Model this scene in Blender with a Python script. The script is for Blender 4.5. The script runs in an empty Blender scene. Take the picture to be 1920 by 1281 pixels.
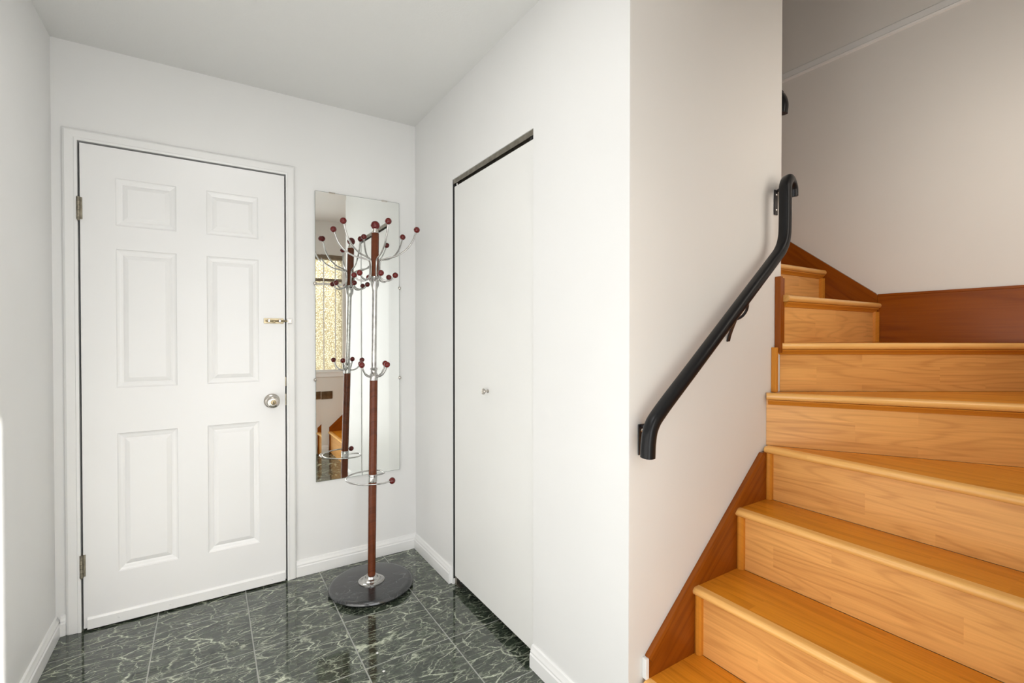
import bpy, bmesh, math, random
from mathutils import Vector, Matrix

random.seed(7)
S = bpy.context.scene
COL = S.collection
PI = math.pi

# ------------------------------------------------------------------ camera
cam_d = bpy.data.cameras.new('camera')
cam_d.sensor_width = 36.0
cam_d.lens = 893.0 / 1920.0 * 36.0
cam_d.clip_start = 0.02
cam = bpy.data.objects.new('camera', cam_d)
cam.location = (0.0, 0.0, 1.23)
cam.rotation_euler = (math.radians(89.4), 0.0, math.radians(-32.5))
COL.objects.link(cam)
S.camera = cam

# ------------------------------------------------------------------ light, exposure
S.view_settings.view_transform = 'Standard'
S.view_settings.look = 'None'
S.view_settings.gamma = 1.0
S.view_settings.use_curve_mapping = False
S.view_settings.exposure = 0.42

world = bpy.data.worlds.new('world')
S.world = world
world.use_nodes = True
bg = world.node_tree.nodes['Background']
bg.inputs['Color'].default_value = (0.93, 0.96, 1.0, 1)
bg.inputs['Strength'].default_value = 1.1

def lamp(name, kind, loc, rot, energy, color=(1, 1, 1), size=None, size_y=None, angle=None):
    d = bpy.data.lights.new(name, kind)
    d.energy = energy
    d.color = color
    if kind == 'AREA':
        d.shape = 'RECTANGLE'
        d.size = size
        d.size_y = size_y
    if angle is not None:
        d.angle = angle
    o = bpy.data.objects.new(name, d)
    o.location = loc
    o.rotation_euler = rot
    COL.objects.link(o)
    return o

# low sun coming in through the open entrance door behind the camera
sun_dir = Vector((-1.33, 2.21, -1.06)).normalized()
sun = lamp('sun', 'SUN', (3, -6, 5), (0, 0, 0), 11.0, (1.0, 0.97, 0.94), angle=math.radians(0.8))
sun.rotation_euler = sun_dir.to_track_quat('-Z', 'Y').to_euler()
# daylight of the open doorway
lamp('doorway_daylight', 'AREA', (0.28, -0.20, 1.05), (math.radians(90), 0, 0), 9.0,
     (1.0, 1.0, 0.99), 1.0, 1.9)
lamp('stairwell_fill', 'AREA', (2.0, 0.12, 3.9), (math.radians(60), 0, 0), 1.2,
     (1.0, 0.9, 0.78), 1.0, 0.8)  # unseen warm fill added high in the stairwell, no window there
lamp('stair_fill', 'AREA', (1.84, 0.20, 1.90), (math.radians(72), 0, math.radians(-38)), 3.2,
     (1.0, 0.93, 0.84), 0.5, 0.85)  # added fill to brighten the stairs and outer wall, no fixture there
lamp('hall_fill', 'AREA', (0.10, 1.35, 2.42), (0, 0, 0), 4.0, (1.0, 0.99, 0.97), 0.6, 0.6)  # unseen overhead fill, added to balance the hall brightness

# ------------------------------------------------------------------ materials
def new_mat(name):
    m = bpy.data.materials.new(name)
    m.use_nodes = True
    nt = m.node_tree
    b = nt.nodes['Principled BSDF']
    return m, nt, b

def N(nt, t, **kw):
    n = nt.nodes.new(t)
    for k, v in kw.items():
        setattr(n, k, v)
    return n

def ramp(nt, stops):
    r = N(nt, 'ShaderNodeValToRGB')
    e = r.color_ramp.elements
    while len(e) < len(stops):
        e.new(0.5)
    for i, (p, c) in enumerate(stops):
        e[i].position = p
        e[i].color = (c[0], c[1], c[2], 1)
    return r

def mathn(nt, op, a, b=None):
    n = N(nt, 'ShaderNodeMath', operation=op)
    for i, v in enumerate((a, b)):
        if v is None:
            continue
        if isinstance(v, (int, float)):
            n.inputs[i].default_value = v
        else:
            nt.links.new(v, n.inputs[i])
    return n.outputs[0]

def paint(name, col, rough=0.55, bump=0.05, scale=90.0, var=0.03, dist=0.001):
    m, nt, b = new_mat(name)
    tc = N(nt, 'ShaderNodeTexCoord')
    n1 = N(nt, 'ShaderNodeTexNoise')
    n1.inputs['Scale'].default_value = 2.2
    n1.inputs['Detail'].default_value = 4
    nt.links.new(tc.outputs['Object'], n1.inputs['Vector'])
    lo = tuple(c * (1 - var) for c in col)
    r = ramp(nt, [(0.3, lo), (0.7, col)])
    nt.links.new(n1.outputs['Fac'], r.inputs['Fac'])
    nt.links.new(r.outputs['Color'], b.inputs['Base Color'])
    n2 = N(nt, 'ShaderNodeTexNoise')
    n2.inputs['Scale'].default_value = scale
    n2.inputs['Detail'].default_value = 3
    nt.links.new(tc.outputs['Object'], n2.inputs['Vector'])
    bp = N(nt, 'ShaderNodeBump')
    bp.inputs['Strength'].default_value = bump
    bp.inputs['Distance'].default_value = dist
    nt.links.new(n2.outputs['Fac'], bp.inputs['Height'])
    nt.links.new(bp.outputs['Normal'], b.inputs['Normal'])
    b.inputs['Roughness'].default_value = rough
    return m

def metal(name, col, rough=0.12, var=0.15):
    m, nt, b = new_mat(name)
    b.inputs['Metallic'].default_value = 1.0
    b.inputs['Roughness'].default_value = rough
    tc = N(nt, 'ShaderNodeTexCoord')
    n1 = N(nt, 'ShaderNodeTexNoise')
    n1.inputs['Scale'].default_value = 35.0
    nt.links.new(tc.outputs['Object'], n1.inputs['Vector'])
    r = ramp(nt, [(0.35, tuple(c * (1 - var) for c in col)), (0.65, col)])
    nt.links.new(n1.outputs['Fac'], r.inputs['Fac'])
    nt.links.new(r.outputs['Color'], b.inputs['Base Color'])
    return m

def wood(name, dark, light, strip_w=0.065, strip_l=0.5, tint=0.25, grain=1.0, rough=0.3, fig=24.0):
    """strip laminate / timber, grain along local x"""
    m, nt, b = new_mat(name)
    tc = N(nt, 'ShaderNodeTexCoord')
    sep = N(nt, 'ShaderNodeSeparateXYZ')
    nt.links.new(tc.outputs['Object'], sep.inputs[0])
    info = N(nt, 'ShaderNodeObjectInfo')
    off = mathn(nt, 'MULTIPLY', info.outputs['Random'], 7.3)
    u = mathn(nt, 'ADD', sep.outputs['X'], off)
    v = mathn(nt, 'ADD', sep.outputs['Y'], sep.outputs['Z'])
    cb = N(nt, 'ShaderNodeCombineXYZ')
    nt.links.new(u, cb.inputs[0]); nt.links.new(v, cb.inputs[1])
    br = N(nt, 'ShaderNodeTexBrick')
    br.inputs['Color1'].default_value = (0, 0, 0, 1)
    br.inputs['Color2'].default_value = (1, 1, 1, 1)
    br.inputs['Scale'].default_value = 1.0
    br.inputs['Mortar Size'].default_value = 0.0
    br.inputs['Brick Width'].default_value = strip_l
    br.inputs['Row Height'].default_value = strip_w
    br.offset = 0.37
    nt.links.new(cb.outputs[0], br.inputs['Vector'])
    bw = N(nt, 'ShaderNodeRGBToBW')
    nt.links.new(br.outputs['Color'], bw.inputs[0])
    rnd = bw.outputs[0]
    # cathedral figure: contour lines of a stretched noise, shifted per strip
    u2 = mathn(nt, 'ADD', mathn(nt, 'MULTIPLY', u, 1.5), mathn(nt, 'MULTIPLY', rnd, 31.0))
    v2 = mathn(nt, 'MULTIPLY', v, 13.0)
    cb2 = N(nt, 'ShaderNodeCombineXYZ')
    nt.links.new(u2, cb2.inputs[0]); nt.links.new(v2, cb2.inputs[1])
    nf = N(nt, 'ShaderNodeTexNoise')
    nf.inputs['Scale'].default_value = 0.9
    nf.inputs['Detail'].default_value = 1.0
    nt.links.new(cb2.outputs[0], nf.inputs['Vector'])
    s = mathn(nt, 'SINE', mathn(nt, 'MULTIPLY', nf.outputs['Fac'], fig))
    s = mathn(nt, 'MULTIPLY', mathn(nt, 'ADD', s, 1.0), 0.5)
    s = mathn(nt, 'POWER', s, 4.0)
    # fine fibres
    cb3 = N(nt, 'ShaderNodeCombineXYZ')
    nt.links.new(mathn(nt, 'MULTIPLY', u, 5.0), cb3.inputs[0])
    nt.links.new(mathn(nt, 'MULTIPLY', v, 160.0), cb3.inputs[1])
    n3 = N(nt, 'ShaderNodeTexNoise')
    n3.inputs['Scale'].default_value = 1.0
    n3.inputs['Detail'].default_value = 3.0
    nt.links.new(cb3.outputs[0], n3.inputs['Vector'])
    f = mathn(nt, 'MULTIPLY', s, 0.42 * grain)
    f = mathn(nt, 'ADD', f, mathn(nt, 'MULTIPLY', n3.outputs['Fac'], 0.55))
    f = mathn(nt, 'ADD', f, mathn(nt, 'MULTIPLY', rnd, tint))
    r = ramp(nt, [(0.15, light), (1.0, dark)])
    nt.links.new(f, r.inputs['Fac'])
    nt.links.new(r.outputs['Color'], b.inputs['Base Color'])
    b.inputs['Roughness'].default_value = rough
    b.inputs['Specular IOR Level'].default_value = 0.28
    bp = N(nt, 'ShaderNodeBump')
    bp.inputs['Strength'].default_value = 0.06
    bp.inputs['Distance'].default_value = 0.001
    nt.links.new(n3.outputs['Fac'], bp.inputs['Height'])
    nt.links.new(bp.outputs['Normal'], b.inputs['Normal'])
    return m

def marble(name, base, base2, vein, amount=1.0, scale=1.0, rough=0.07, stretch=(1.0, 2.3, 1.0)):
    m, nt, b = new_mat(name)
    tc = N(nt, 'ShaderNodeTexCoord')
    info = N(nt, 'ShaderNodeObjectInfo')
    cmb = N(nt, 'ShaderNodeCombineXYZ')
    nt.links.new(mathn(nt, 'MULTIPLY', info.outputs['Random'], 40.0), cmb.inputs[0])
    nt.links.new(mathn(nt, 'MULTIPLY', info.outputs['Random'], 91.0), cmb.inputs[1])
    add = N(nt, 'ShaderNodeVectorMath', operation='ADD')
    nt.links.new(tc.outputs['Object'], add.inputs[0])
    nt.links.new(cmb.outputs[0], add.inputs[1])
    mp = N(nt, 'ShaderNodeMapping')
    mp.inputs['Rotation'].default_value = (0, 0, math.radians(-12))
    mp.inputs['Scale'].default_value = stretch
    nt.links.new(add.outputs[0], mp.inputs['Vector'])
    # warp
    nw = N(nt, 'ShaderNodeTexNoise')
    nw.inputs['Scale'].default_value = 5.0 * scale
    nw.inputs['Detail'].default_value = 5
    nw.inputs['Roughness'].default_value = 0.6
    nt.links.new(mp.outputs[0], nw.inputs['Vector'])
    vm = N(nt, 'ShaderNodeVectorMath', operation='MULTIPLY_ADD')
    nt.links.new(nw.outputs['Color'], vm.inputs[0])
    vm.inputs[1].default_value = (0.13, 0.13, 0.13)
    nt.links.new(mp.outputs[0], vm.inputs[2])
    def crack(sc, width, gain, rnd=1.0, src=vm):
        v = N(nt, 'ShaderNodeTexVoronoi')
        v.feature = 'DISTANCE_TO_EDGE'
        v.inputs['Scale'].default_value = sc * scale
        v.inputs['Randomness'].default_value = rnd
        nt.links.new(src.outputs[0], v.inputs['Vector'])
        a = mathn(nt, 'SUBTRACT', 1.0, mathn(nt, 'MULTIPLY', v.outputs[0], 1.0 / width))
        return mathn(nt, 'MULTIPLY', mathn(nt, 'POWER', mathn(nt, 'MAXIMUM', a, 0.0), 1.5), gain)
    def mask(sc, lo, hi):
        nm = N(nt, 'ShaderNodeTexNoise')
        nm.inputs['Scale'].default_value = sc * scale
        nm.inputs['Detail'].default_value = 3
        nt.links.new(add.outputs[0], nm.inputs['Vector'])
        mk = ramp(nt, [(lo, (0, 0, 0)), (hi, (1, 1, 1))])
        nt.links.new(nm.outputs['Fac'], mk.inputs['Fac'])
        return mk.outputs['Color']
    v1 = mathn(nt, 'MULTIPLY', crack(4.2, 0.030, 1.0 * amount), mask(9.0, 0.40, 0.56))
    v2 = mathn(nt, 'MULTIPLY', crack(9.5, 0.034, 0.75 * amount), mask(14.0, 0.36, 0.54))
    v3 = mathn(nt, 'MULTIPLY', crack(26.0, 0.07, 0.5 * amount), mask(20.0, 0.42, 0.60))
    vt = mathn(nt, 'MAXIMUM', mathn(nt, 'MAXIMUM', v1, v2), v3)
    nb = N(nt, 'ShaderNodeTexNoise')
    nb.inputs['Scale'].default_value = 16.0 * scale
    nb.inputs['Detail'].default_value = 6
    nb.inputs['Roughness'].default_value = 0.7
    nt.links.new(vm.outputs[0], nb.inputs['Vector'])
    rb = ramp(nt, [(0.38, base), (0.68, base2)])
    nt.links.new(nb.outputs['Fac'], rb.inputs['Fac'])
    mix = N(nt, 'ShaderNodeMix', data_type='RGBA')
    nt.links.new(vt, mix.inputs[0])
    nt.links.new(rb.outputs['Color'], mix.inputs[6])
    mix.inputs[7].default_value = (*vein, 1)
    nt.links.new(mix.outputs[2], b.inputs['Base Color'])
    b.inputs['Roughness'].default_value = rough
    b.inputs['Specular IOR Level'].default_value = 1.0
    return m

M = {}
M['wall'] = paint('wall_paint', (0.80, 0.80, 0.79), 0.5, 0.06)
M['stair_paint'] = paint('stairwell_paint', (0.775, 0.755, 0.72), 0.5, 0.06)
M['ceiling'] = paint('ceiling_paint', (0.74, 0.74, 0.725), 0.8, 0.35, 140.0, dist=0.003)
M['trim'] = paint('trim_gloss', (0.84, 0.84, 0.83), 0.28, 0.03, 60)
M['door'] = paint('door_gloss', (0.84, 0.84, 0.835), 0.3, 0.03, 60)
M['closet'] = paint('closet_door_paint', (0.81, 0.81, 0.79), 0.4, 0.04, 60)
M['tile'] = marble('green_marble_tile', (0.012, 0.018, 0.013), (0.066, 0.084, 0.058), (0.54, 0.58, 0.45))
M['grout'] = paint('grout', (0.36, 0.37, 0.34), 0.8, 0.2, 200)
M['black_marble'] = marble('black_marble', (0.010, 0.011, 0.012), (0.028, 0.030, 0.032), (0.13, 0.135, 0.14), 0.6, 1.6, 0.18)
M['tread'] = wood('oiled_tread_wood', (0.38, 0.120, 0.007), (0.80, 0.31, 0.024), 0.036, 0.42, 0.16, 0.5, 0.24)
M['nosing'] = wood('nosing_wood', (0.58, 0.25, 0.045), (0.93, 0.53, 0.17), 0.5, 1.1, 0.12, 0.3, 0.22)
M['riser'] = wood('beech_riser_laminate', (0.50, 0.205, 0.050), (0.87, 0.46, 0.145), 0.066, 0.46, 0.24, 0.5, 0.32, 60.0)
M['skirt'] = wood('stained_skirt_board', (0.14, 0.027, 0.002), (0.29, 0.074, 0.005), 1.0, 3.0, 0.0, 0.6, 0.25)
M['bead'] = wood('bead_wood', (0.42, 0.14, 0.012), (0.66, 0.26, 0.03), 1.0, 3.0, 0.0, 0.2, 0.3)
M['rack_wood'] = wood('mahogany', (0.035, 0.010, 0.004), (0.15, 0.038, 0.013), 1.0, 3.0, 0.0, 0.4, 0.16)
M['red_ball'] = paint('cherry_ball', (0.16, 0.008, 0.006), 0.12, 0.0, var=0.4)
M['chrome'] = metal('chrome', (0.60, 0.59, 0.57), 0.10, 0.3)
M['nickel'] = metal('satin_nickel', (0.62, 0.58, 0.53), 0.22)
M['brass'] = metal('old_brass', (0.46, 0.38, 0.24), 0.3, 0.3)
M['dull'] = metal('dull_track_metal', (0.34, 0.31, 0.26), 0.4, 0.3)
M['hinge'] = metal('aged_hinge', (0.40, 0.36, 0.28), 0.38, 0.5)
M['mirror'] = metal('silvered_mirror', (0.90, 0.92, 0.90), 0.0, 0.0)
M['mirror_edge'] = paint('mirror_edge', (0.18, 0.22, 0.20), 0.2, 0.0)
M['rail'] = paint('black_vinyl', (0.008, 0.008, 0.009), 0.3, 0.02, 200)
M['nosing'].node_tree.nodes['Principled BSDF'].inputs['Specular IOR Level'].default_value = 0.5
M['rail'].node_tree.nodes['Principled BSDF'].inputs['Specular IOR Level'].default_value = 0.25
M['bracket'] = paint('black_enamel', (0.012, 0.010, 0.012), 0.35, 0.02)
M['screw'] = metal('screw_head', (0.75, 0.74, 0.72), 0.25)
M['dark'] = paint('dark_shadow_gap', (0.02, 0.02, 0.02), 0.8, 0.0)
M['plate'] = metal('bronze_plate', (0.20, 0.14, 0.08), 0.4, 0.4)
M['winframe'] = paint('brown_window_bar', (0.20, 0.15, 0.10), 0.5, 0.0)
M['concrete'] = paint('porch_concrete', (0.42, 0.41, 0.39), 0.9, 0.3, 40)
M['outwood'] = paint('plain_subfloor', (0.25, 0.22, 0.18), 0.8, 0.0)

def glass_mat():
    m, nt, b = new_mat('pebbled_amber_glass')
    b.inputs['Base Color'].default_value = (1.0, 0.86, 0.58, 1)
    b.inputs['Transmission Weight'].default_value = 1.0
    b.inputs['Roughness'].default_value = 0.3
    b.inputs['IOR'].default_value = 1.4
    tc = N(nt, 'ShaderNodeTexCoord')
    vo = N(nt, 'ShaderNodeTexVoronoi')
    vo.feature = 'DISTANCE_TO_EDGE'
    vo.inputs['Scale'].default_value = 52.0
    nt.links.new(tc.outputs['Object'], vo.inputs['Vector'])
    rg = ramp(nt, [(0.02, (0.28, 0.20, 0.09)), (0.16, (0.95, 0.83, 0.56))])
    nt.links.new(vo.outputs[0], rg.inputs['Fac'])
    nt.links.new(rg.outputs['Color'], b.inputs['Base Color'])
    bp = N(nt, 'ShaderNodeBump')
    bp.inputs['Strength'].default_value = 0.8
    bp.inputs['Distance'].default_value = 0.01
    nt.links.new(vo.outputs[0], bp.inputs['Height'])
    nt.links.new(bp.outputs['Normal'], b.inputs['Normal'])
    return m
M['glass'] = glass_mat()

# ------------------------------------------------------------------ object helpers
WORLD = {}

def link(o, Mw, parent=None):
    COL.objects.link(o)
    if parent is not None:
        o.parent = parent
        o.matrix_parent_inverse = Matrix.Identity(4)
        o.matrix_basis = WORLD[parent.name].inverted() @ Mw
    else:
        o.matrix_basis = Mw
    WORLD[o.name] = Mw.copy()
    return o

def T(loc=(0, 0, 0), rz=0.0):
    return Matrix.Translation(Vector(loc)) @ Matrix.Rotation(rz, 4, 'Z')

def to_mesh(bm, name, mat, smooth=False):
    bmesh.ops.recalc_face_normals(bm, faces=bm.faces)
    me = bpy.data.meshes.new(name)
    bm.to_mesh(me)
    bm.free()
    for k in (mat if isinstance(mat, (list, tuple)) else [mat]):
        me.materials.append(M[k])
    if smooth:
        for p in me.polygons:
            p.use_smooth = True
        try:
            me.set_sharp_from_angle(angle=math.radians(40))
        except Exception:
            pass
    return me

def obj(name, bm, mat, parent=None, Mw=None, smooth=False, origin=None, frame=None):
    """origin: move the mesh so that its origin is there (mesh given in world coordinates)"""
    if origin is not None:
        bmesh.ops.translate(bm, verts=bm.verts, vec=-Vector(origin))
        Mw = T(origin)
    if frame is not None:
        bmesh.ops.transform(bm, matrix=frame.inverted(), verts=bm.verts)
        Mw = frame
    if Mw is None:
        Mw = Matrix.Identity(4)
    me = to_mesh(bm, name, mat, smooth)
    o = bpy.data.objects.new(name, me)
    return link(o, Mw, parent)

def thing(name, label, cat, loc, rz=0.0, group=None):
    o = bpy.data.objects.new(name, None)
    o.empty_display_size = 0.1
    o['label'] = label
    o['category'] = cat
    if group:
        o['group'] = group
    return link(o, T(loc, rz))

def tag(o, label=None, cat=None, group=None, kind=None):
    for k, v in (('label', label), ('category', cat), ('group', group), ('kind', kind)):
        if v:
            o[k] = v
    return o

def structure(o, label, cat):
    return tag(o, label, cat, kind='structure')

def box(bm, x0, x1, y0, y1, z0, z1, bev=0.0, seg=2):
    r = bmesh.ops.create_cube(bm, size=1.0)
    vs = r['verts']
    bmesh.ops.scale(bm, verts=vs, vec=(x1 - x0, y1 - y0, z1 - z0))
    bmesh.ops.translate(bm, verts=vs, vec=((x0 + x1) / 2, (y0 + y1) / 2, (z0 + z1) / 2))
    if bev > 0:
        es = list({e for v in vs for e in v.link_edges})
        bmesh.ops.bevel(bm, geom=es, offset=bev, segments=seg, affect='EDGES', profile=0.5)
    return bm

def boxes(*args, bev=0.0):
    bm = bmesh.new()
    for a in args:
        box(bm, *a, bev=bev)
    return bm

def prism(bm, pts, axis, a, b):
    """polygon pts (2-D) extruded along axis from a to b"""
    def P(p, t):
        if axis == 'x':
            return (t, p[0], p[1])
        if axis == 'y':
            return (p[0], t, p[1])
        return (p[0], p[1], t)
    v0 = [bm.verts.new(P(p, a)) for p in pts]
    v1 = [bm.verts.new(P(p, b)) for p in pts]
    n = len(pts)
    bm.faces.new(v0)
    bm.faces.new(list(reversed(v1)))
    for i in range(n):
        bm.faces.new((v0[i], v0[(i + 1) % n], v1[(i + 1) % n], v1[i]))
    return bm

def lathe(bm, prof, c=(0, 0, 0), seg=32, axis='z', caps=True):
    rings = []
    for r, z in prof:
        ring = []
        for i in range(seg):
            a = 2 * PI * i / seg
            x, y = r * math.cos(a), r * math.sin(a)
            if axis == 'z':
                p = (c[0] + x, c[1] + y, c[2] + z)
            elif axis == 'y':
                p = (c[0] + x, c[1] + z, c[2] + y)
            else:
                p = (c[0] + z, c[1] + x, c[2] + y)
            ring.append(bm.verts.new(p))
        rings.append(ring)
    for a, b in zip(rings, rings[1:]):
        for i in range(seg):
            j = (i + 1) % seg
            bm.faces.new((a[i], a[j], b[j], b[i]))
    if caps:
        bm.faces.new(rings[0])
        bm.faces.new(list(reversed(rings[-1])))
    return bm

def ball(bm, c, r, seg=20):
    bmesh.ops.create_uvsphere(bm, u_segments=seg, v_segments=seg // 2, radius=r,
                              matrix=Matrix.Translation(Vector(c)))
    return bm

def catmull(pts, n=8):
    P = [Vector(p) for p in pts]
    P = [P[0] * 2 - P[1]] + P + [P[-1] * 2 - P[-2]]
    out = []
    for i in range(1, len(P) - 2):
        for k in range(n):
            t = k / n
            a, b, c, d = P[i - 1], P[i], P[i + 1], P[i + 2]
            out.append(0.5 * ((2 * b) + (c - a) * t + (2 * a - 5 * b + 4 * c - d) * t * t
                              + (3 * b - a - 3 * c + d) * t ** 3))
    out.append(P[-2])
    return out

def sweep(bm, path, section, up=(0, 0, 1), caps=True):
    """section: list of (a, b); a along the side vector, b along the carried up vector"""
    path = [Vector(p) for p in path]
    up = Vector(up).normalized()
    rings = []
    n = len(path)
    for i, p in enumerate(path):
        t = (path[min(i + 1, n - 1)] - path[max(i - 1, 0)]).normalized()
        up = (up - t * up.dot(t)).normalized()
        side = t.cross(up)
        rings.append([bm.verts.new(p + side * a + up * b) for a, b in section])
    m = len(section)
    for a, b in zip(rings, rings[1:]):
        for i in range(m):
            j = (i + 1) % m
            bm.faces.new((a[i], a[j], b[j], b[i]))
    if caps:
        bm.faces.new(rings[0])
        bm.faces.new(list(reversed(rings[-1])))
    return bm

def circ(r, n=10):
    return [(r * math.cos(2 * PI * i / n), r * math.sin(2 * PI * i / n)) for i in range(n)]

# ------------------------------------------------------------------ dimensions
XL, XR = -0.535, 1.015       # hall: left wall, closet wall
YF, YB = -0.02, 2.64         # entrance wall, far wall
HC = 2.445                   # hall ceiling
YS = 0.969                   # wall with the handrail
XE = 1.815                   # its free end
XW = 2.61                    # outer stairwell wall
HT = 4.9

# ------------------------------------------------------------------ floor
bm = boxes((XL - 0.1, XW + 0.1, YF - 0.16, YB + 0.1, -0.12, -0.0009))
floor = structure(obj('floor', bm, 'grout'), 'dark green marble tiled hall floor with pale grout lines', 'floor')
P = 0.338
gx = [0.144 + P * k for k in range(-3, 4)]
gy = [1.765 + P * k for k in range(-7, 4)]
g = 0.0024
full = None
for i in range(len(gx) - 1):
    for j in range(len(gy) - 1):
        x0, x1 = gx[i] + g, gx[i + 1] - g
        y0, y1 = gy[j] + g, gy[j + 1] - g
        cx0, cx1 = max(x0, XL), min(x1, XR + 0.11)
        cy0, cy1 = max(y0, YF - 0.15), min(y1, YB)
        if cx1 - cx0 < 0.004 or cy1 - cy0 < 0.004:
            continue
        cxm, cym = (gx[i] + gx[i + 1]) / 2, (gy[j] + gy[j + 1]) / 2
        whole = (cx0 == x0 and cx1 == x1 and cy0 == y0 and cy1 == y1)
        if whole and full is not None:
            o = bpy.data.objects.new('tile', full)
            link(o, T((cxm, cym, 0)), floor)
        else:
            b_ = bmesh.new()
            box(b_, cx0 - cxm, cx1 - cxm, cy0 - cym, cy1 - cym, -0.009, 0.0, bev=0.0004, seg=1)
            o = obj('tile', b_, 'tile', floor, T((cxm, cym, 0)))
            if whole:
                full = o.data

# ------------------------------------------------------------------ walls and ceilings
w = structure(obj('wall_left', boxes((XL - 0.1, XL, YF - 0.15, YB + 0.1, 0, HC)), 'wall'),
              'plain white painted wall at the left of the hall', 'wall')
DX0, DX1, DZ = -0.452, 0.329, 2.038
w = structure(obj('wall_back', boxes((XL, DX0 - 0.002, YB, YB + 0.1, 0, HC),
                                     (DX1 + 0.002, XE - 0.101, YB, YB + 0.1, 0, HC),
                                     (DX0 - 0.002, DX1 + 0.002, YB, YB + 0.1, DZ + 0.002, HC)), 'wall'),
              'white wall holding the panelled door and the mirror', 'wall')
CY0, CY1, CZ = 1.447, 2.14, 2.0
w = structure(obj('wall_right', boxes((XR, XR + 0.1, YS + 0.1, CY0, 0, HC),
                                      (XR, XR + 0.1, CY1, YB, 0, HC),
                                      (XR, XR + 0.1, CY0, CY1, CZ, HC), (XR, XR + 0.002, YS + 0.0005, YS + 0.1, 0, HC)), 'wall'),
              'white wall around the flush closet door', 'wall')
w = structure(obj('wall_stair', boxes((XR + 0.002, 1.30, YS, YS + 0.1, 0, HC),
                                      (1.30, XE, YS, YS + 0.1, 0, HT)), 'stair_paint'),
              'off-white wall carrying the black handrail, ends where the stairs wind', 'wall')
w = structure(obj('wall_inner', boxes((XE - 0.1, XE, YS + 0.1, 4.0, 0, HT)), 'stair_paint'), 'inner stairwell wall hidden behind the handrail wall', 'wall')
w = structure(obj('wall_outer', boxes((XW, XW + 0.1, YF - 0.15, 4.1, 0, HT)), 'stair_paint'),
              'tall shaded wall behind the upper winding stairs', 'wall')
w = structure(obj('wall_north', boxes((XE, XW, 4.0, 4.1, 0, HT)), 'wall'), 'white wall at the head of the upper stairs', 'wall')
# entrance wall behind the camera: doorway, sidelight
EX0, EX1, EZ = -0.25, 0.80, 2.04
WX0, WX1, WZ0, WZ1 = 0.90, 1.235, 0.86, 2.09
yo = YF - 0.15
w = structure(obj('wall_front', boxes((XL, EX0, yo, YF, 0, HC), (EX0, EX1, yo, YF, EZ, HC),
                                      (EX1, WX0, yo, YF, 0, HC), (WX0, WX1, yo, YF, 0, WZ0),
                                      (WX0, WX1, yo, YF, WZ1, HC), (WX1, XW, yo, YF, 0, HC),
                                      (1.30, XW, yo, YF, HC, HT)), 'stair_paint'),
              'white entrance wall with the sidelight, seen in the mirror', 'wall')
w = structure(obj('wall_bulkhead', boxes((1.22, 1.30, YF, YS, HC + 0.0, HT), (1.22, 1.30, YS, YS + 0.1, HC, HT)), 'wall'),
              'upper wall above the hall ceiling edge', 'wall')
structure(obj('ceiling', boxes((XL - 0.1, 1.22, yo, YB + 0.1, HC, HC + 0.1),
                               (1.22, XE - 0.1, YS + 0.1, YB + 0.1, HC, HC + 0.1)), 'ceiling'),
          'off-white stippled hall ceiling', 'ceiling')
structure(obj('ceiling', boxes((1.22, XW + 0.1, yo, 4.1, HT, HT + 0.1)), 'ceiling'), 'ceiling high above the stairwell', 'ceiling')
structure(obj('porch_floor', boxes((-3.0, 4.0, -5.0, yo - 0.001, -0.14, -0.02)), 'concrete'), 'grey concrete porch outside the entrance', 'floor')

# skirting boards with a moulded top
def base_profile(h=0.082, t=0.016):
    return [(0, 0), (t, 0), (t, h * 0.60), (t * 0.78, h * 0.66), (t * 0.80, h * 0.74),
            (t * 0.55, h * 0.86), (t * 0.40, h * 0.97), (0, h)]

def baseboard(name, p0, p1, nrm, label):
    p0, p1, nrm = Vector(p0), Vector(p1), Vector(nrm)
    bm = bmesh.new()
    pr = base_profile()
    a = [bm.verts.new(p0 + nrm * t + Vector((0, 0, z + 0.001))) for t, z in pr]
    b = [bm.verts.new(p1 + nrm * t + Vector((0, 0, z + 0.001))) for t, z in pr]
    n = len(pr)
    bm.faces.new(a); bm.faces.new(list(reversed(b)))
    for i in range(n):
        bm.faces.new((a[i], a[(i + 1) % n], b[(i + 1) % n], b[i]))
    return structure(obj(name, bm, 'trim', origin=p0), label, 'baseboard')

baseboard('baseboard_left', (XL, YF, 0), (XL, YB - 0.001, 0), (1, 0, 0), 'white moulded baseboard along the left wall')
baseboard('baseboard_back', (0.372, YB, 0), (XR, YB, 0), (0, -1, 0), 'white moulded baseboard under the mirror')
baseboard('baseboard_back', (XL + 0.016, YB, 0), (-0.502, YB, 0), (0, -1, 0), 'stub of white baseboard between left wall and door casing')
baseboard('baseboard_right', (XR, CY1 + 0.012, 0), (XR, YB - 0.016, 0), (-1, 0, 0), 'short white baseboard between room corner and closet door')
baseboard('baseboard_right', (XR, YS + 0.001, 0), (XR, CY0, 0), (-1, 0, 0), 'white baseboard running from closet door towards the stairs')
baseboard('baseboard_front', (EX1 + 0.061, YF, 0), (1.062, YF, 0), (0, 1, 0), 'white baseboard under the sidelight window, seen in the mirror')

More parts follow.
